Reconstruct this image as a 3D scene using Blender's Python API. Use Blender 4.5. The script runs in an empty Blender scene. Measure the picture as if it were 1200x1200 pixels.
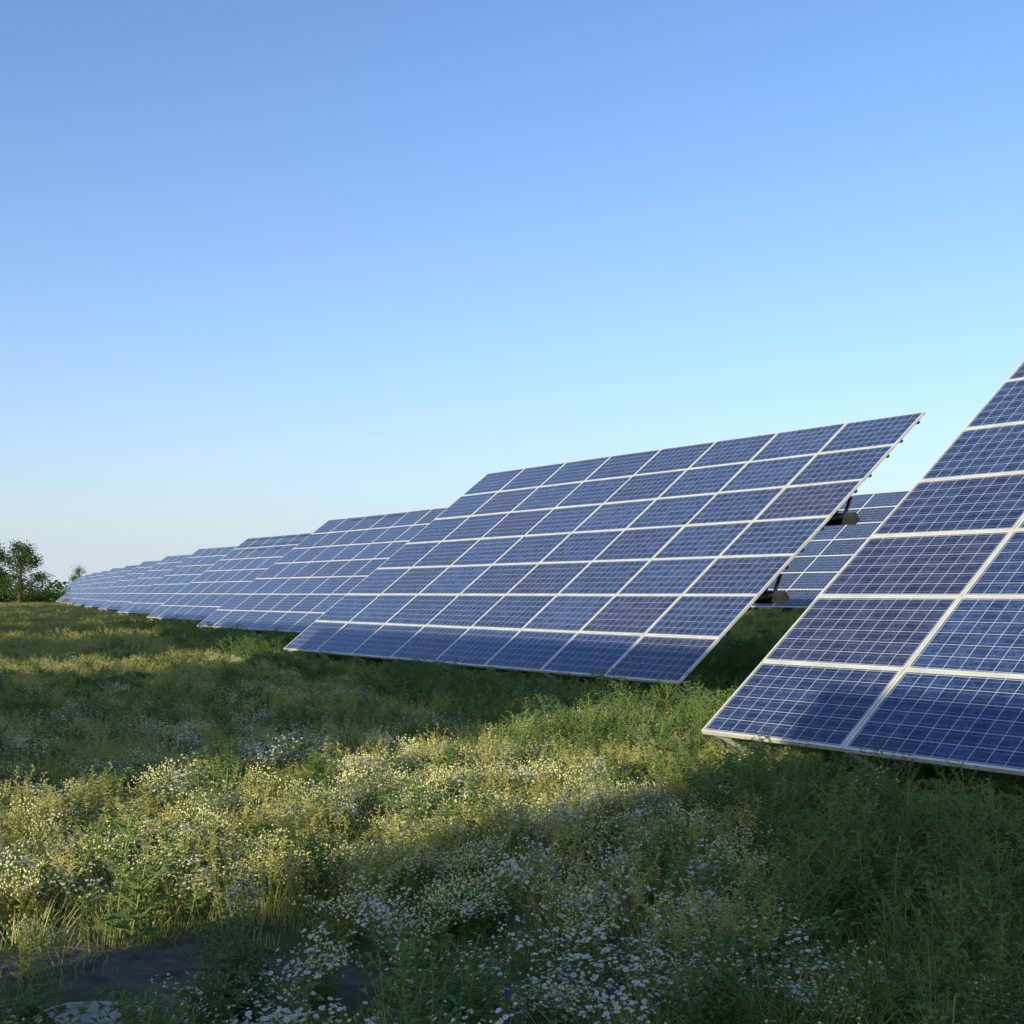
import bpy, math, random
import numpy as np
from mathutils import Vector, Matrix, noise
random.seed(7)
R=random.random
def U(a,b): return a+(b-a)*random.random()
sc=bpy.context.scene
col=sc.collection

# ------------------------------------------------------------------ constants
F=1480.0; PITCH=math.radians(3.67); AZ=math.radians(-34.55); TILT=math.radians(37.61)
CLEAR=0.42; CH=1.263+CLEAR
NC,NR=8,7; MW,MH=1.6665,1.01
DX=(-math.sin(AZ),-math.cos(AZ)); DY=(math.cos(AZ),-math.sin(AZ))
SUN_AZ=math.radians(-145); SUN_EL=math.radians(11.0)
def sstep(t):
    t=max(0,min(1,t)); return t*t*(3-2*t)
def pcoord(x,y): return (x-1.73)*.929+(y-11.72)*.37
def gz(x,y):
    z=.78*sstep((pcoord(x,y)-7)/12)
    d=math.hypot(x,y)
    if d<60: z+=0.05*noise.noise(Vector((x*.35,y*.35,0)))+0.02*noise.noise(Vector((x*1.7,y*1.7,3)))
    return z

# ------------------------------------------------------------------ node helpers
def newmat(name):
    m=bpy.data.materials.new(name); m.use_nodes=True
    nt=m.node_tree; b=nt.nodes['Principled BSDF']; return m,nt,b
def N(nt,t,**k):
    n=nt.nodes.new(t)
    for a,v in k.items(): setattr(n,a,v)
    return n
def math_(nt,op,a,b=None,c=None):
    n=nt.nodes.new('ShaderNodeMath'); n.operation=op
    for i,v in enumerate((a,b,c)):
        if v is None: continue
        if isinstance(v,(int,float)): n.inputs[i].default_value=v
        else: nt.links.new(v,n.inputs[i])
    return n.outputs[0]
def mixc(nt,f,a,b,mode='MIX'):
    n=nt.nodes.new('ShaderNodeMix'); n.data_type='RGBA'; n.blend_type=mode
    for s,v in ((0,f),(6,a),(7,b)):
        if isinstance(v,(int,float)): n.inputs[s].default_value=v
        elif isinstance(v,tuple): n.inputs[s].default_value=v if len(v)==4 else v+(1,)
        else: nt.links.new(v,n.inputs[s])
    return n.outputs[2]
def ramp(nt,f,stops):
    n=nt.nodes.new('ShaderNodeValToRGB'); e=n.color_ramp.elements
    while len(e)<len(stops): e.new(.5)
    for i,(p,c) in enumerate(stops): e[i].position=p; e[i].color=c if len(c)==4 else c+(1,)
    nt.links.new(f,n.inputs[0]); return n.outputs[0]

# ------------------------------------------------------------------ solar materials
def mat_glass():
    m,nt,b=newmat('solar_cells')
    uv=N(nt,'ShaderNodeUVMap'); uv.uv_map='UVMap'
    sp=N(nt,'ShaderNodeSeparateXYZ'); nt.links.new(uv.outputs[0],sp.inputs[0])
    u,v=sp.outputs[0],sp.outputs[1]
    fu=math_(nt,'FRACT',u); fv=math_(nt,'FRACT',v)
    du=math_(nt,'ABSOLUTE',math_(nt,'SUBTRACT',fu,.5)); dv=math_(nt,'ABSOLUTE',math_(nt,'SUBTRACT',fv,.5))
    gap=math_(nt,'GREATER_THAN',math_(nt,'MAXIMUM',du,dv),.482)
    bb=math_(nt,'LESS_THAN',math_(nt,'ABSOLUTE',math_(nt,'SUBTRACT',dv,.25)),.009)
    cid=N(nt,'ShaderNodeCombineXYZ'); nt.links.new(math_(nt,'FLOOR',u),cid.inputs[0]); nt.links.new(math_(nt,'FLOOR',v),cid.inputs[1])
    oi=N(nt,'ShaderNodeObjectInfo'); nt.links.new(math_(nt,'MULTIPLY',oi.outputs['Random'],97.),cid.inputs[2])
    wn=N(nt,'ShaderNodeTexWhiteNoise'); wn.noise_dimensions='3D'; nt.links.new(cid.outputs[0],wn.inputs[0])
    mid=N(nt,'ShaderNodeCombineXYZ')
    nt.links.new(math_(nt,'FLOOR',math_(nt,'DIVIDE',math_(nt,'ADD',u,1),12.)),mid.inputs[0])
    nt.links.new(math_(nt,'FLOOR',math_(nt,'DIVIDE',math_(nt,'ADD',v,1),8.)),mid.inputs[1])
    nt.links.new(math_(nt,'MULTIPLY',oi.outputs['Random'],31.),mid.inputs[2])
    wm=N(nt,'ShaderNodeTexWhiteNoise'); wm.noise_dimensions='3D'; nt.links.new(mid.outputs[0],wm.inputs[0])
    vo=N(nt,'ShaderNodeTexVoronoi'); vo.inputs['Scale'].default_value=5.5; nt.links.new(uv.outputs[0],vo.inputs['Vector'])
    vs=N(nt,'ShaderNodeSeparateColor'); nt.links.new(vo.outputs['Color'],vs.inputs[0])
    base=ramp(nt,wm.outputs[0],[(0,(.042,.048,.100)),(.3,(.030,.048,.116)),(.65,(.030,.056,.138)),(1,(.038,.065,.152))])
    base=mixc(nt,1.0,base,ramp(nt,wn.outputs[0],[(0,(.72,.74,.78)),(1,(1.25,1.22,1.2))]),'MULTIPLY')
    base=mixc(nt,1.0,base,ramp(nt,vs.outputs[0],[(0,(.6,.62,.7)),(1,(1.45,1.4,1.3))]),'MULTIPLY')
    c=mixc(nt,bb,base,(.28,.31,.37)); c=mixc(nt,gap,c,(.56,.58,.60))
    nt.links.new(c,b.inputs['Base Color'])
    nz=N(nt,'ShaderNodeTexNoise'); nz.inputs['Scale'].default_value=.35; nz.inputs['Detail'].default_value=6
    nt.links.new(uv.outputs[0],nz.inputs['Vector'])
    nt.links.new(math_(nt,'MULTIPLY_ADD',nz.outputs[0],.2,.05),b.inputs['Roughness'])
    b.inputs['IOR'].default_value=1.58
    return m
def mat_alu():
    m,nt,b=newmat('aluminium_frame')
    tc=N(nt,'ShaderNodeTexCoord'); nz=N(nt,'ShaderNodeTexNoise'); nz.inputs['Scale'].default_value=3
    nt.links.new(tc.outputs['Object'],nz.inputs['Vector'])
    nt.links.new(ramp(nt,nz.outputs[0],[(.3,(.62,.58,.48)),(.7,(.78,.74,.62))]),b.inputs['Base Color'])
    b.inputs['Roughness'].default_value=.45; b.inputs['Metallic'].default_value=.1
    return m
def mat_simple(name,c,rough=.6,metal=0,var=.25,scale=4):
    m,nt,b=newmat(name)
    tc=N(nt,'ShaderNodeTexCoord'); nz=N(nt,'ShaderNodeTexNoise'); nz.inputs['Scale'].default_value=scale; nz.inputs['Detail'].default_value=6
    nt.links.new(tc.outputs['Object'],nz.inputs['Vector'])
    nt.links.new(ramp(nt,nz.outputs[0],[(.3,tuple(x*(1-var) for x in c)),(.7,tuple(min(1,x*(1+var)) for x in c))]),b.inputs['Base Color'])
    b.inputs['Roughness'].default_value=rough; b.inputs['Metallic'].default_value=metal
    return m
GLASS=mat_glass(); ALU=mat_alu(); BACK=mat_simple('backsheet',(.55,.56,.56)); STEEL=mat_simple('weathered_steel',(.045,.045,.045),.6,.2); ZINC=mat_simple('galvanised_steel',(.36,.36,.33),.5,.3)

def mesh_from(name,V,Fc,mi,mats,uvs=None,smooth=False):
    me=bpy.data.meshes.new(name); me.from_pydata(V,[],Fc)
    for m in mats: me.materials.append(m)
    me.polygons.foreach_set('material_index',mi)
    if uvs is not None:
        l=me.uv_layers.new(name='UVMap'); l.data.foreach_set('uv',[c for q in uvs for c in q])
    if smooth: me.polygons.foreach_set('use_smooth',[True]*len(Fc))
    me.update(); return me

def panel_mesh(name,seed,nc=NC):
    rnd=random.Random(seed)
    V=[];Fc=[];mi=[];uv=[]
    fw=.024; th=.04; g=.0045
    for i in range(nc):
        for j in range(NR):
            x0,x1=i*MW+g,(i+1)*MW-g; y0,y1=j*MH+g,(j+1)*MH-g
            cx,cy=(x0+x1)/2,(y0+y1)/2
            tx,ty,tz=rnd.gauss(0,.0024),rnd.gauss(0,.0035),rnd.gauss(0,.0014)
            def P(x,y,z):
                V.append((x,y,z+tz+(x-cx)*tx+(y-cy)*ty)); return len(V)-1
            def Q(ids,m,u=None):
                Fc.append(ids); mi.append(m)
                for k in range(len(ids)): uv.append(u[k] if u else (0,0))
            o=[P(x0,y0,0),P(x1,y0,0),P(x1,y1,0),P(x0,y1,0)]
            n=[P(x0+fw,y0+fw,0),P(x1-fw,y0+fw,0),P(x1-fw,y1-fw,0),P(x0+fw,y1-fw,0)]
            nb=[P(x0+fw,y0+fw,-.004),P(x1-fw,y0+fw,-.004),P(x1-fw,y1-fw,-.004),P(x0+fw,y1-fw,-.004)]
            b=[P(x0,y0,-th),P(x1,y0,-th),P(x1,y1,-th),P(x0,y1,-th)]
            for k in range(4):
                k2=(k+1)%4
                Q([o[k],o[k2],n[k2],n[k]],1); Q([n[k],n[k2],nb[k2],nb[k]],1); Q([b[k],b[k2],o[k2],o[k]],1)
            e=.10; a=12*i; c=8*j
            Q(nb,0,[(a-e,c-e),(a+10+e,c-e),(a+10+e,c+6+e),(a-e,c+6+e)])
            Q(b[::-1],2)
    return mesh_from(name,V,Fc,mi,[GLASS,ALU,BACK],uv)

def add_box(V,Fc,p,q,w,h,up=(0,0,1)):
    p=Vector(p);q=Vector(q);d=(q-p).normalized(); up=Vector(up)
    if abs(d.dot(up))>.95: up=Vector((0,1,0))
    s=d.cross(up).normalized()*(w/2); t=s.cross(d).normalized()*(h/2)
    b=len(V)
    for c in (p,q):
        for a1,a2 in ((-1,-1),(1,-1),(1,1),(-1,1)): V.append(tuple(c+s*a1+t*a2))
    for f in ((0,3,2,1),(4,5,6,7),(0,1,5,4),(1,2,6,5),(2,3,7,6),(3,0,4,7)): Fc.append([b+k for k in f])
def sl(x,v,d):
    s,c=math.sin(TILT),math.cos(TILT); return (x,v*c+d*s,CLEAR+v*s-d*c)
def struct_mesh(name,nc=NC):
    V=[];Fc=[]; W=nc*MW; nrm=(0,-math.sin(TILT),math.cos(TILT))
    for j in range(NR):
        for fr in (.22,.78):
            v=(j+fr)*MH; add_box(V,Fc,sl(.03,v,.068),sl(W-.03,v,.068),.05,.05,nrm)
    for v in (2.38,4.42):
        add_box(V,Fc,sl(-.04,v,.32),sl(W+.10,v,.32),.12,.15,nrm)
    for x in (2.1,5.6,W-4.0):
        add_box(V,Fc,sl(x,.05,.19),sl(x,6.95,.19),.07,.17,(1,0,0))
        for v,r in ((2.38,.42),(4.42,.42)):
            t=sl(x,v,r); add_box(V,Fc,(t[0],t[1],-.9),t,.12,.12)
        a=sl(x,2.38,.42);b=sl(x,4.42,.42)
        add_box(V,Fc,(x+.09,a[1],.45),(x+.09,b[1],b[2]-.4),.05,.05)
    for x in (.10,W-.10):
        for v in (2.38,4.42):
            add_box(V,Fc,sl(x,v,.26),sl(x,v+.30,.11),.04,.04,(1,0,0)); add_box(V,Fc,sl(x,v,.26),sl(x,v-.30,.11),.04,.04,(1,0,0))
    nb=len(Fc); k=0
    while k*MW<=W+.01:
        x=min(max(k*MW,.15),W-.15)
        add_box(V,Fc,sl(x,.04,.06),sl(x-.12,.12,.30),.035,.035); add_box(V,Fc,sl(x,.04,.06),sl(x+.12,.12,.30),.035,.035); k+=1
    return mesh_from(name,V,Fc,[0]*nb+[1]*(len(Fc)-nb),[STEEL,ZINC])
PM=[panel_mesh('panel_grid_mesh_a',1),panel_mesh('panel_grid_mesh_b',2)]
SM=struct_mesh('mounting_mesh')
TABLES=[]
def table(x,y,kind=0,nc=NC):
    e=bpy.data.objects.new('solar_panel_array',None); col.objects.link(e)
    z=.78 if pcoord(x,y)>12 else 0.0
    e.location=(x,y,z); e.rotation_euler=(0,0,math.atan2(DX[1],DX[0])+(U(-.004,.004) if y>40 else 0)); e.empty_display_size=.3
    p=bpy.data.objects.new('panel_grid',PM[kind]); col.objects.link(p); p.parent=e
    p.location=(0,0,CLEAR); p.rotation_euler=(TILT+(U(-.008,.008) if y>40 else 0),0,0)
    s=bpy.data.objects.new('mounting_frame',SM); col.objects.link(s); s.parent=e
    TABLES.append((x,y,z,nc))
ST=(-7.0,17.5)
row1=[(1.73-(-6.95),11.72-17.18),(1.73,11.72),(-5.22,28.90),(-12.2,48.97)]
for k in range(1,11): row1.append((-12.2+ST[0]*k,48.97+ST[1]*k))
for i,(x,y) in enumerate(row1): table(x,y,i%2)
for k in range(-1,9): table(-13.28+ST[0]*k,-8.27+ST[1]*k,k%2)
for k in range(-3,7): table(6.4+ST[0]*k,49+ST[1]*k,k%2)

# ------------------------------------------------------------------ ground
def build_ground():
    xs=sorted(set([round(v,3) for v in list(np.arange(-14,14.01,.35))+list(np.arange(-60,60.1,3))+[-3000,-1500,-700,-350,-180,-110,110,180,350,700,1500,3000]]))
    ys=sorted(set([round(v,3) for v in list(np.arange(-4,24.01,.35))+list(np.arange(-60,200,4))+[-1500,-600,-200,260,350,500,800,1400,3000]]))
    V=[(x,y,gz(x,y)) for y in ys for x in xs]; nx=len(xs)
    Fc=[[j*nx+i,j*nx+i+1,(j+1)*nx+i+1,(j+1)*nx+i] for j in range(len(ys)-1) for i in range(nx-1)]
    m,nt,b=newmat('meadow_soil')
    g=N(nt,'ShaderNodeNewGeometry')
    def noi(s,d=6):
        n=N(nt,'ShaderNodeTexNoise'); n.inputs['Scale'].default_value=s; n.inputs['Detail'].default_value=d; nt.links.new(g.outputs['Position'],n.inputs['Vector']); return n.outputs[0]
    c1=ramp(nt,noi(7),[(.3,(.060,.050,.041)),(.7,(.17,.145,.118))])
    c2=ramp(nt,noi(12),[(.3,(.045,.065,.015)),(.7,(.11,.14,.036))])
    c=mixc(nt,ramp(nt,noi(.8),[(.42,(0,0,0)),(.55,(1,1,1))]),c1,c2)
    sep=N(nt,'ShaderNodeSeparateXYZ'); nt.links.new(g.outputs['Position'],sep.inputs[0])
    far=math_(nt,'MULTIPLY',math_(nt,'SUBTRACT',sep.outputs[1],6.5),.08); 
    n=nt.nodes.new('ShaderNodeClamp'); nt.links.new(far,n.inputs[0])
    c3=ramp(nt,noi(.35,9),[(.3,(.085,.13,.028)),(.5,(.16,.20,.042)),(.7,(.28,.27,.07))])
    c=mixc(nt,n.outputs[0],c,c3)
    nt.links.new(c,b.inputs['Base Color']); b.inputs['Roughness'].default_value=.95; b.inputs['Specular IOR Level'].default_value=.1
    bp=N(nt,'ShaderNodeBump'); bp.inputs['Strength'].default_value=.8; bp.inputs['Distance'].default_value=.05
    nt.links.new(noi(18,8),bp.inputs['Height']); nt.links.new(bp.outputs[0],b.inputs['Normal'])
    me=mesh_from('ground',V,Fc,[0]*len(Fc),[m],smooth=True)
    ob=bpy.data.objects.new('ground',me); col.objects.link(ob)
build_ground()

# ------------------------------------------------------------------ plant materials
def leafmat(name,cols,trans=.35):
    m=bpy.data.materials.new(name); m.use_nodes=True; nt=m.node_tree; nt.nodes.clear()
    out=N(nt,'ShaderNodeOutputMaterial'); oi=N(nt,'ShaderNodeObjectInfo'); g=N(nt,'ShaderNodeNewGeometry')
    nz=N(nt,'ShaderNodeTexNoise'); nz.inputs['Scale'].default_value=.45; nz.inputs['Detail'].default_value=3; nt.links.new(g.outputs['Position'],nz.inputs['Vector'])
    f=math_(nt,'ADD',math_(nt,'MULTIPLY',oi.outputs['Random'],.45),math_(nt,'MULTIPLY',math_(nt,'SUBTRACT',nz.outputs[0],.25),1.1))
    f=math_(nt,'ADD',f,math_(nt,'MULTIPLY',math_(nt,'SUBTRACT',g.outputs['Random Per Island'],.5),.35))
    c=ramp(nt,f,cols)
    d=N(nt,'ShaderNodeBsdfDiffuse'); nt.links.new(c,d.inputs[0])
    if trans>0:
        t=N(nt,'ShaderNodeBsdfTranslucent'); mx=N(nt,'ShaderNodeMixShader'); mx.inputs[0].default_value=trans
        nt.links.new(c,t.inputs[0]); nt.links.new(d.outputs[0],mx.inputs[1]); nt.links.new(t.outputs[0],mx.inputs[2])
        nt.links.new(mx.outputs[0],out.inputs[0])
    else: nt.links.new(d.outputs[0],out.inputs[0])
    return m
M_GRASS=leafmat('grass_blades',[(.15,(.15,.235,.045)),(.5,(.28,.34,.066)),(.85,(.48,.46,.11))])
M_DRY=leafmat('dry_grass',[(.1,(.48,.46,.12)),(.5,(.62,.55,.18)),(.9,(.72,.62,.25))])
M_WEED=leafmat('weed_leaves',[(.15,(.110,.190,.065)),(.5,(.165,.275,.085)),(.9,(.27,.36,.100))])
M_STEM=leafmat('stems',[(.2,(.15,.20,.05)),(.8,(.30,.30,.10))],0)
M_PET=leafmat('white_petals',[(.0,(.86,.85,.80)),(1,(.80,.78,.70))],.3)
M_YEL=leafmat('flower_centres',[(.0,(.70,.52,.06)),(1,(.60,.42,.04))],0)
M_CRM=leafmat('cream_buds',[(.0,(.82,.76,.38)),(1,(.74,.68,.28))],0)
PMATS=[M_GRASS,M_DRY,M_WEED,M_STEM,M_PET,M_YEL,M_CRM]

class PB:
    def __init__(s): s.V=[];s.F=[];s.m=[]
    def blade(s,base,az,h,lean,w,m,seg=3,droop=1.6):
        d=Vector((math.cos(az),math.sin(az),0)); tw=az+U(-.8,.8); sd=Vector((-math.sin(tw),math.cos(tw),0))
        b=len(s.V)
        for i in range(seg):
            t=i/seg; p=Vector(base)+d*(lean*t**droop)+Vector((0,0,h*(t-.25*lean*t*t)))
            ww=w*(1-t**1.5)*.5+.0004
            s.V+= [tuple(p-sd*ww),tuple(p+sd*ww)]
        tip=Vector(base)+d*lean+Vector((0,0,h*(1-.25*lean))); s.V.append(tuple(tip))
        for i in range(seg-1): s.F.append([b+2*i,b+2*i+1,b+2*i+3,b+2*i+2]); s.m.append(m)
        s.F.append([b+2*seg-2,b+2*seg-1,b+2*seg]); s.m.append(m)
    def stem(s,p,q,w,m=3):
        p=Vector(p);q=Vector(q); d=(q-p).normalized(); a=d.cross(Vector((.3,.9,.1))).normalized(); c=d.cross(a)
        b=len(s.V)
        for P,r in ((p,w),(q,w*.65)):
            for k in range(3):
                an=k*2.094; s.V.append(tuple(P+(a*math.cos(an)+c*math.sin(an))*r))
        for k in range(3): s.F.append([b+k,b+(k+1)%3,b+3+(k+1)%3,b+3+k]); s.m.append(m)
    def leaf(s,p,d,L,w,m):
        d=Vector(d).normalized(); sd=d.cross(Vector((0,0,1)))
        if sd.length<.1: sd=Vector((1,0,0))
        sd.normalize(); n=sd.cross(d)
        p=Vector(p); mid=p+d*L*.45+n*L*.06; tip=p+d*L-Vector((0,0,L*.22))
        b=len(s.V); s.V+= [tuple(p),tuple(mid+sd*w/2+n*w*.18),tuple(tip),tuple(mid-sd*w/2+n*w*.18)]
        s.F+= [[b,b+2,b+1],[b,b+3,b+2]]; s.m+= [m]*2
    def flower(s,p,n,r):
        n=Vector(n).normalized(); a=n.cross(Vector((.2,.1,1)))
        if a.length<.05:a=Vector((1,0,0))
        a.normalize(); c=n.cross(a); p=Vector(p); K=7; b=len(s.V); s.V.append(tuple(p))
        off=R()*6
        for k in range(2*K):
            an=off+k*math.pi/K; rr=r if k%2==0 else r*.66; s.V.append(tuple(p+(a*math.cos(an)+c*math.sin(an))*rr+n*(.15*rr)))
        for k in range(2*K): s.F.append([b,b+1+k,b+1+(k+1)%(2*K)]); s.m.append(4)
        b=len(s.V); q=p+n*(r*.22); s.V.append(tuple(p+n*(r*.34)))
        for k in range(5):
            an=k*math.pi/2.5; s.V.append(tuple(q+(a*math.cos(an)+c*math.sin(an))*r*.36))
        for k in range(5): s.F.append([b,b+1+k,b+1+(k+1)%5]); s.m.append(5)
    def bud(s,p,r,m=6):
        p=Vector(p); b=len(s.V)
        s.V+= [tuple(p+Vector(v)*r) for v in ((0,0,-1),(1,0,0),(-.5,.87,0),(-.5,-.87,0),(0,0,1.1))]
        for f in ((0,2,1),(0,3,2),(0,1,3),(4,1,2),(4,2,3),(4,3,1)): s.F.append([b+k for k in f]); s.m.append(m)
    def obj(s,name,coll):
        me=mesh_from(name,s.V,s.F,s.m,PMATS); o=bpy.data.objects.new(name,me); coll.objects.link(o)

def mk_tuft(n,h,m,spread=.16,w=.005):
    p=PB()
    for _ in range(n):
        a=U(0,6.28); r=spread*math.sqrt(R()); hh=h*U(.4,1.1)
        p.blade((r*math.cos(a),r*math.sin(a),-.01),a+U(-1.2,1.2),hh,hh*U(.2,1.0),w*U(.7,1.4),m if R()<.85 else (1 if m==0 else 0))
    return p
def mk_seed(n,h):
    p=mk_tuft(18,h*.5,0)
    for _ in range(n):
        a=U(0,6.28); r=.16*math.sqrt(R()); b=Vector((r*math.cos(a),r*math.sin(a),0)); hh=h*U(.6,1.1)
        t=b+Vector((U(-.14,.14),U(-.14,.14),hh)); p.stem(b,t,.0012,3)
        for i in range(18):
            f=.6+.4*i/18; q=b.lerp(t,f); an=U(0,6.28); L=U(.012,.03)*(1.3-f*.6)*1.6
            p.leaf(q,(math.cos(an),math.sin(an),U(.3,1.3)),L,.007,1)
    return p
def mk_weed(h,nst,leafL=.07,leafW=.022,br=6):
    p=PB()
    for _ in range(nst):
        a=U(0,6.28); b=Vector((U(-.08,.08),U(-.08,.08),0)); hh=h*U(.65,1.1)
        t=b+Vector((math.cos(a)*U(0,.2),math.sin(a)*U(0,.2),hh)); p.stem(b,t,.0035)
        n=int(hh/.018)
        for i in range(n):
            f=(i+.5)/n; q=b.lerp(t,f); an=i*2.4+U(-.4,.4)
            L=leafL*(1.2-.7*f)*U(.7,1.3); p.leaf(q,(math.cos(an),math.sin(an),U(0,.9)),L,leafW*(1.15-.6*f)*U(.8,1.2),2)
        for k in range(br):
            f=U(.2,.85); q=b.lerp(t,f); an=U(0,6.28); L=hh*(1-f)*U(.5,.8)+.07; e=q+Vector((math.cos(an)*L*.7,math.sin(an)*L*.7,L*.75)); p.stem(q,e,.002)
            for i in range(9):
                ff=(i+1)/9; an2=i*2.4; p.leaf(q.lerp(e,ff),(math.cos(an2),math.sin(an2),U(.1,.9)),leafL*.7*U(.6,1.1),leafW*.75,2)
    return p
def mk_broad(n=30):
    p=PB()
    for _ in range(n):
        an=U(0,6.28); r=U(0,.14); z=U(.01,.16); b=(r*math.cos(an),r*math.sin(an),z); p.leaf(b,(math.cos(an),math.sin(an),U(.1,1)),U(.05,.12),U(.03,.06),2)
    return p
def mk_fleabane(h,nst,fl=10,r=.0115,cream=0):
    p=PB()
    for _ in range(nst):
        a=U(0,6.28); b=Vector((U(-.06,.06),U(-.06,.06),0)); hh=h*U(.7,1.1); l=hh*U(.05,.45)
        t=b+Vector((math.cos(a)*l,math.sin(a)*l,hh*.72)); p.stem(b,t,.0018)
        for i in range(13):
            f=(i+.5)/13; an=i*2.4; p.leaf(b.lerp(t,f),(math.cos(an),math.sin(an),U(.3,1.2)),U(.03,.07)*(1.2-.6*f),.012,2 if cream<10 else 0)
        for i in range(fl+cream):
            f=U(.66,1); q=b.lerp(t,f); an=U(0,6.28); rr=U(.02,.10); e=q+Vector((math.cos(an)*rr,math.sin(an)*rr,hh*U(.06,.32)))
            p.stem(q,e,.0008)
            if i<fl:
                nn=Vector((math.cos(an)*U(0,.8)-.25,math.sin(an)*U(0,.8)-.35,1)); p.flower(e,nn,r*U(.65,1.15))
            else: p.bud(e,U(.004,.008))
    return p
def colln(n): return bpy.data.collections.new(n)
CG=colln('grass_sources'); 
mk_tuft(64,.22,0,.18).obj('g0_tuft',CG); mk_tuft(56,.30,0,.2).obj('g1_tuft_tall',CG); mk_tuft(60,.22,1,.2,.004).obj('g2_dry',CG); mk_seed(16,.38).obj('g3_seed',CG); mk_tuft(60,.10,0,.22,.0045).obj('g4_short',CG); mk_seed(12,.30).obj('g5_seed',CG)
CW=colln('weed_sources')
mk_weed(.55,3,.08,.028).obj('w0_weed',CW); mk_weed(.42,4,.065,.026).obj('w1_weed',CW); mk_weed(.36,3,.10,.045).obj('w2_weed',CW); mk_broad().obj('w3_broad',CW); mk_weed(.7,2,.07,.018).obj('w4_weed',CW); mk_weed(.8,2,.05,.012,9).obj('w5_slender',CW)
CF=colln('flower_sources')
mk_fleabane(.38,7,11,cream=4).obj('f0',CF); mk_fleabane(.48,6,14,cream=4).obj('f1',CF); mk_fleabane(.30,8,9,cream=5).obj('f2',CF); mk_fleabane(.42,4,9,cream=4).obj('f3',CF)
mk_fleabane(.34,9,2,.010,20).obj('f4',CF); mk_fleabane(.28,9,1,.010,18).obj('f5',CF)

def clearance(x,y):
    best=9.
    for tx,ty,tz,nc in TABLES:
        dx,dy=x-tx,y-ty
        if abs(dx)>20 or abs(dy)>20: continue
        a=dx*DX[0]+dy*DX[1]; b=dx*DY[0]+dy*DY[1]
        if -.3<a<nc*MW+.3 and -.35<b<6.0: best=min(best,CLEAR+max(0,b)*math.tan(TILT)-.12+tz-gz(x,y))
        elif -.3<a<nc*MW+.3 and -1.6<b<=-.35: best=min(best,.46)
    return best
def pn(x,y,s,o=0): return noise.noise(Vector((x*s+o,y*s-o,o*.7)))
PTS={'g':[], 'w':[], 'f':[]}
def put(k,idx,x,y,sxy,sz,hnom,free=False):
    c=9 if free else clearance(x,y)
    if hnom*sz>c: sz=max(.12,c/hnom)
    PTS[k].append((x,y,gz(x,y)-.005,idx,U(-.12,.12),U(-.12,.12),U(0,6.283),sxy,sz))
HG=[.24,.32,.24,.42,.11,.33]; HW=[.6,.46,.4,.2,.75,.85]; HF=[.42,.53,.34,.46,.38,.32]
bands=[(2.6,9,30),(9,16,21),(16,30,11),(30,60,4.2),(60,120,1.1),(120,230,.35)]
def soil(x,y):
    d=math.hypot((x+1.35)/1.7,(y-5.4)/1.05)+.35*pn(x,y,1.3,71); return sstep((1.25-d)*1.8)
def stand(x,y): return sstep((x-.7-.12*(y-5))/.8) if y<11 else 0
def lit_zone(x,y):  # sunlit meadow: its brightness is lifted by yellower grass and cream buds
    p=pcoord(x,y); return sstep((y-5.2)/1.5)*sstep((-.4-p)/1.5)*(1-stand(x,y))
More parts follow.
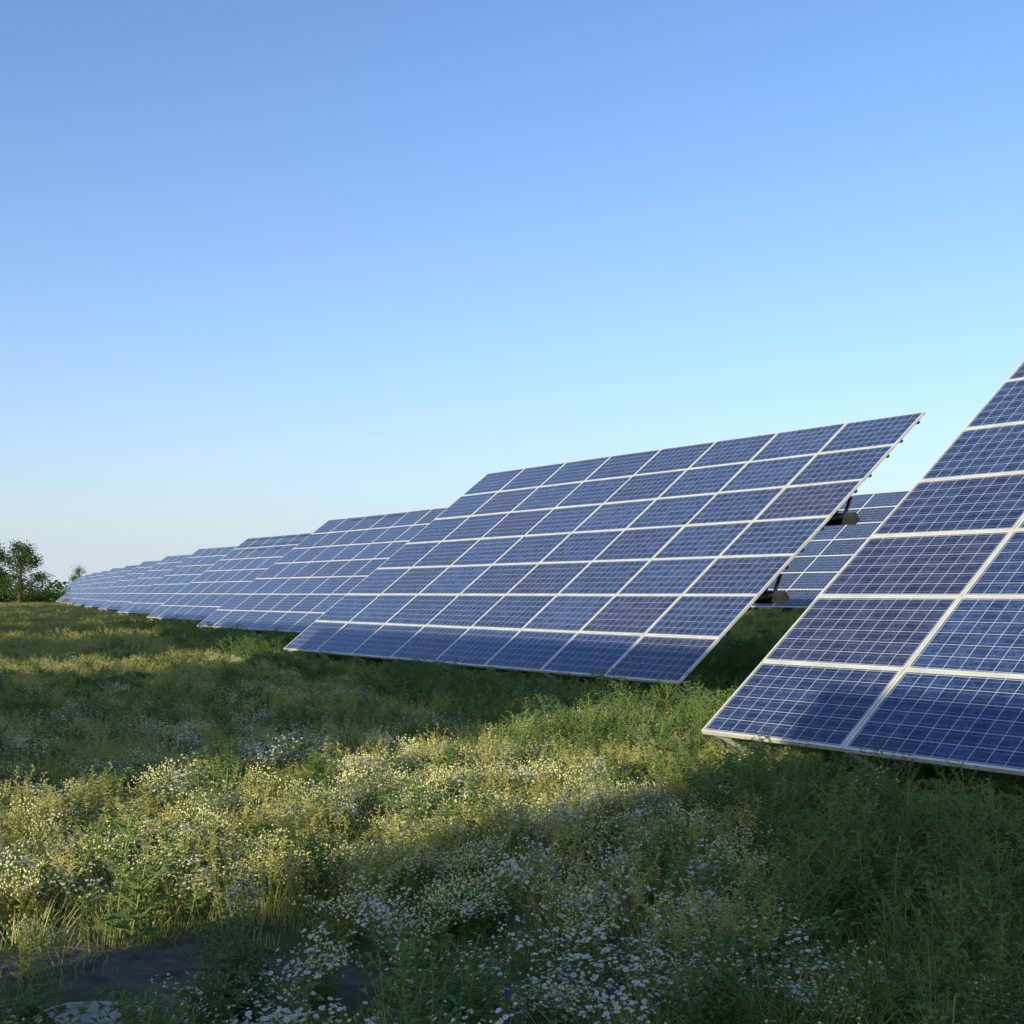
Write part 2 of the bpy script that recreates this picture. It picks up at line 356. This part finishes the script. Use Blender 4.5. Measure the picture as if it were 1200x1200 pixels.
for y0,y1,dens in bands:
    area=.98*(y1*y1-y0*y0)/2*1+3*(y1-y0)
    n=int(area*dens)
    grow=1.0 if y0<16 else (1.35 if y0<30 else (2.1 if y0<60 else (3.6 if y0<120 else 6)))
    def samp():
        y=math.sqrt(U(y0*y0,y1*y1)); hw=.49*y+1.5; return U(-hw,hw),y
    for _ in range(n):
        x,y=samp()
        if y>30 and pcoord(x,y)>26: continue
        s=soil(x,y)
        if R()<s*.86: continue
        q=pn(x,y,.5)+.4*pn(x,y,1.9,5)+.25*lit_zone(x,y)
        rr=R()
        if s>.1: idx=4
        elif stand(x,y)>.5:
            if rr<.35: continue
            idx=[0,1,0][int(R()*3)]
        elif q>.12: idx=[2,3,5,2,2][int(rr*5)]
        elif q<-.1: idx=[1,0,1,0,4][int(rr*5)]
        else: idx=[0,1,5,2,4,2,0][int(rr*7)]
        put('g',idx,x,y,grow*U(.85,1.35)*(.6 if s>.1 else 1),U(.7,1.15)*(1+.15*(grow>1.9)),HG[idx])
    if y0<60:
      for _ in range(int(area*dens*.5)):
        x,y=samp()
        if y>30 and pcoord(x,y)>26: continue
        if R()<soil(x,y)*.95: continue
        q=pn(x,y,.4,11)+.5*pn(x,y,1.3,2)
        pr=.30+.9*max(0,q)
        p=pcoord(x,y)
        st=stand(x,y)
        pr=max(pr,st)
        gap=-1<p<11 and y>12
        if abs(p)<3 and y>10: pr=max(pr,.6)
        if gap: pr=max(pr,.75)
        pr*=1-.5*lit_zone(x,y)*(y<14)
        if R()>pr: continue
        idx=[0,1,2,3,1,4,0,5][int(R()*8)] if st>.3 or gap else [1,3,2,3,1,4,3,0][int(R()*8)]
        put('w',idx,x,y,grow*.9*U(.8,1.25),U(.6,1.05)*(1.15 if gap else (1.0 if y<16 else .7)),HW[idx])
    if y0<30:
      for _ in range(int(area*dens*.8)):
        x,y=samp()
        q=pn(x,y,.6,23)+.7*pn(x,y,1.7,31)
        br=lit_zone(x,y)
        pr=.05+1.3*max(0,q-.03)
        if y<12 and x<1.2: pr=(.12+1.9*max(0,q+.03))*sstep((x+6)/2)
        pr+=.24*br*(y<15)
        if 4<y<6.4 and -.5<x<1.3: pr+=.10+.8*max(0,q)
        pr*=1-.8*stand(x,y)
        if y>18: pr*=.5
        if R()<soil(x,y)*.85: continue
        if R()>pr: continue
        idx=int(R()*4)
        if R()<.25+.45*br: idx=4+int(R()*2)  # more pale bud plants in the sunlit zone, to make it look brighter
        put('f',idx,x,y,min(grow,2.2)*U(.85,1.2),U(.7,1.05),HF[idx])
# tall slender weeds standing in front of the nearest array
for x,y,s in ((1.80,8.75,1.25),(1.95,8.7,1.1),(2.32,8.2,1.3),(2.42,8.1,1.15),(2.75,7.9,1.1),(1.2,9.9,.7),(3.3,7.0,.95),(2.9,7.5,1.0)):
    put('w',5,x,y,.75,s,.85,True)
def scatter(name,pts,coll):
    me=bpy.data.meshes.new(name); me.from_pydata([p[:3] for p in pts],[],[])
    a=me.attributes.new('idx','INT','POINT'); a.data.foreach_set('value',[p[3] for p in pts])
    a=me.attributes.new('rot','FLOAT_VECTOR','POINT'); a.data.foreach_set('vector',[c for p in pts for c in p[4:7]])
    a=me.attributes.new('scl','FLOAT_VECTOR','POINT'); a.data.foreach_set('vector',[c for p in pts for c in (p[7],p[7],p[8])])
    ob=bpy.data.objects.new(name,me); col.objects.link(ob)
    ng=bpy.data.node_groups.new(name+'_gn','GeometryNodeTree')
    ng.interface.new_socket('Geometry',in_out='INPUT',socket_type='NodeSocketGeometry'); ng.interface.new_socket('Geometry',in_out='OUTPUT',socket_type='NodeSocketGeometry')
    gi=ng.nodes.new('NodeGroupInput'); go=ng.nodes.new('NodeGroupOutput')
    ci=ng.nodes.new('GeometryNodeCollectionInfo'); ci.inputs['Collection'].default_value=coll; ci.inputs['Separate Children'].default_value=True; ci.inputs['Reset Children'].default_value=True
    ip=ng.nodes.new('GeometryNodeInstanceOnPoints'); ip.inputs['Pick Instance'].default_value=True
    def na(n,t):
        k=ng.nodes.new('GeometryNodeInputNamedAttribute'); k.data_type=t; k.inputs['Name'].default_value=n
        return [o for o in k.outputs if o.enabled and o.name=='Attribute'][0]
    er=ng.nodes.new('FunctionNodeEulerToRotation')
    L=ng.links.new
    L(gi.outputs[0],ip.inputs['Points']); L(ci.outputs[0],ip.inputs['Instance']); L(na('idx','INT'),ip.inputs['Instance Index'])
    L(na('rot','FLOAT_VECTOR'),er.inputs[0]); L(er.outputs[0],ip.inputs['Rotation']); L(na('scl','FLOAT_VECTOR'),ip.inputs['Scale']); L(ip.outputs[0],go.inputs[0])
    md=ob.modifiers.new('scatter','NODES'); md.node_group=ng
scatter('meadow_grass',PTS['g'],CG); scatter('meadow_weeds',PTS['w'],CW); scatter('daisy_wildflowers',PTS['f'],CF)

# ------------------------------------------------------------------ stone
def stone():
    V=[];Fc=[];n=18
    for ring,(s,z) in enumerate(((1,0),(1.0,.04),(.93,.055),(.5,.06))):
        for k in range(n):
            a=k*2*math.pi/n; r=1+.22*noise.noise(Vector((math.cos(a)*1.6,math.sin(a)*1.6,1.7)))+.05*noise.noise(Vector((a*5,0,0)))
            V.append((.24*r*s*math.cos(a),.12*r*s*math.sin(a),z+.012*noise.noise(Vector((a*2,ring,0)))))
    for r in range(3):
        for k in range(n): Fc.append([r*n+k,r*n+(k+1)%n,(r+1)*n+(k+1)%n,(r+1)*n+k])
    Fc.append([3*n+k for k in range(n)])
    me=mesh_from('flat_stone',V,Fc,[0]*len(Fc),[mat_simple('stone',(.32,.28,.21),.95,0,.4,12)])
    o=bpy.data.objects.new('flat_stone',me); col.objects.link(o); o.location=(-1.62,5.02,gz(-1.62,5.02)-.005); o.rotation_euler=(0.03,0,.12)
stone()

# ------------------------------------------------------------------ trees
M_TREE=leafmat('tree_leaves',[(.1,(.025,.050,.016)),(.5,(.055,.095,.025)),(.9,(.10,.14,.038))],.25)
M_BARK=mat_simple('bark',(.07,.055,.04),.9)
def tree(name,x,y,h,w,seed,nl=5200):
    rnd=random.Random(seed); V=[];Fc=[];mi=[]
    def limb(p,q,r0,r1):
        p=Vector(p);q=Vector(q);d=(q-p).normalized();a=d.cross(Vector((.3,.8,.2))).normalized();c=d.cross(a);b=len(V)
        for P,r in ((p,r0),(q,r1)):
            for k in range(7): V.append(tuple(P+(a*math.cos(k*.8976)+c*math.sin(k*.8976))*r))
        for k in range(7): Fc.append([b+k,b+(k+1)%7,b+7+(k+1)%7,b+7+k]); mi.append(0)
    limb((0,0,0),(.1,0,h*.35),h*.035,h*.024); limb((.1,0,h*.35),(0,.1,h*.8),h*.024,h*.008)
    cl=[]
    for k in range(34):
        t=rnd.uniform(.22,1.0); a=rnd.uniform(0,6.28); rr=w/2*math.sin(min(1,(1.06-t)*1.35)*math.pi/2)*rnd.uniform(.35,1.0)
        c=Vector((rr*math.cos(a),rr*math.sin(a),h*t)); limb((0,0,h*max(.2,t-.22)),c,h*.009,h*.003); cl.append((c,rnd.uniform(.09,.17)*w))
    for i in range(nl):
        c,r=cl[rnd.randrange(len(cl))]; d=Vector((rnd.gauss(0,1),rnd.gauss(0,1),rnd.gauss(0,.75)))*r*.62; p=c+d
        n=Vector((rnd.gauss(0,1),rnd.gauss(0,1),rnd.gauss(0,1))).normalized(); a=n.cross(Vector((0,.1,1))).normalized()*rnd.uniform(.06,.15)*h/8*1.2; b2=n.cross(a)
        b=len(V); V.extend([tuple(p-a),tuple(p-b2*.6),tuple(p+a),tuple(p+b2*.6)]); Fc.append([b,b+1,b+2,b+3]); mi.append(1)
    me=mesh_from(name,V,Fc,mi,[M_BARK,M_TREE]); o=bpy.data.objects.new(name,me); col.objects.link(o); o.location=(x,y,0)
def at(px,d): return (px-600)/F*d
tree('deciduous_tree',at(24,190),190,9.0,7.2,3); tree('deciduous_tree',at(-10,200),200,9.5,7,5); tree('deciduous_tree',at(94,420),420,10,9.5,8,3500); tree('deciduous_tree',at(50,230),230,5.0,6,12,2600)
def mass(name,pts,nl,seed,q):
    rnd=random.Random(seed); V=[];Fc=[]
    for i in range(nl):
        x,y,h,r=pts[rnd.randrange(len(pts))]
        u=rnd.random(); p=Vector((x+rnd.gauss(0,r*.5),y+rnd.gauss(0,r*.5),h*u*rnd.uniform(.6,1)))
        n=Vector((rnd.gauss(0,1),rnd.gauss(0,1),rnd.gauss(0,1))).normalized(); a=n.cross(Vector((0,.1,1))).normalized()*q*rnd.uniform(.5,1); b2=n.cross(a)
        b=len(V); V.extend([tuple(p-a),tuple(p-b2*.6),tuple(p+a),tuple(p+b2*.6)]); Fc.append([b,b+1,b+2,b+3])
    me=mesh_from(name,V,Fc,[0]*len(Fc),[M_TREE]); o=bpy.data.objects.new(name,me); col.objects.link(o)
rb=random.Random(4)
mass('hedge_bushes',[(at(px,195+rb.uniform(-5,5)),195+rb.uniform(-5,5),rb.uniform(1.4,3.4),1.6) for px in range(-60,75,6)],7500,6,.22)
pts=[]
for i in range(300):
    a=math.radians(-60+120*i/300); d=560+rb.uniform(-30,30); pts.append((d*math.sin(a),d*math.cos(a),rb.uniform(3,8)*(1+.5*noise.noise(Vector((i*.1,0,0)))),5))
mass('distant_treeline',pts,30000,9,1.1)

# ------------------------------------------------------------------ light, sky, camera
w=bpy.data.worlds.new("World"); sc.world=w; w.use_nodes=True; nt=w.node_tree
s=nt.nodes.new("ShaderNodeTexSky"); s.sky_type='NISHITA'; s.sun_disc=False; s.sun_elevation=SUN_EL; s.sun_rotation=SUN_AZ; s.air_density=1; s.dust_density=1; s.ozone_density=1
wb=mixc(nt,1.0,s.outputs[0],(.92,1.21,1.80),'MULTIPLY')
tc=N(nt,'ShaderNodeTexCoord'); sp=N(nt,'ShaderNodeSeparateXYZ'); nt.links.new(tc.outputs['Generated'],sp.inputs[0])
z=math_(nt,'MAXIMUM',sp.outputs[2],0.0)
hz=math_(nt,'MULTIPLY',math_(nt,'EXPONENT',math_(nt,'MULTIPLY',z,-8.0)),.92)
wb=mixc(nt,hz,wb,(.68/.145,.755/.145,.87/.145))
nt.links.new(wb,nt.nodes['Background'].inputs[0]); nt.nodes['Background'].inputs[1].default_value=.148
sd=bpy.data.lights.new('sun','SUN'); sd.energy=5.0; sd.angle=math.radians(.55); sd.color=(1,.93,.68)
so=bpy.data.objects.new('sun',sd); col.objects.link(so); so.location=(-20,-30,20)
dv=Vector((math.sin(SUN_AZ)*math.cos(SUN_EL),math.cos(SUN_AZ)*math.cos(SUN_EL),math.sin(SUN_EL))); so.rotation_euler=dv.to_track_quat('Z','Y').to_euler()
c=bpy.data.cameras.new('camera'); co=bpy.data.objects.new('camera',c); col.objects.link(co); sc.camera=co
co.location=(0,0,CH); co.rotation_euler=(math.pi/2+PITCH,0,0); c.sensor_width=36; c.lens=36*F/1200; c.clip_end=8000
sc.view_settings.view_transform='Standard'; sc.view_settings.look='None'; sc.view_settings.exposure=0
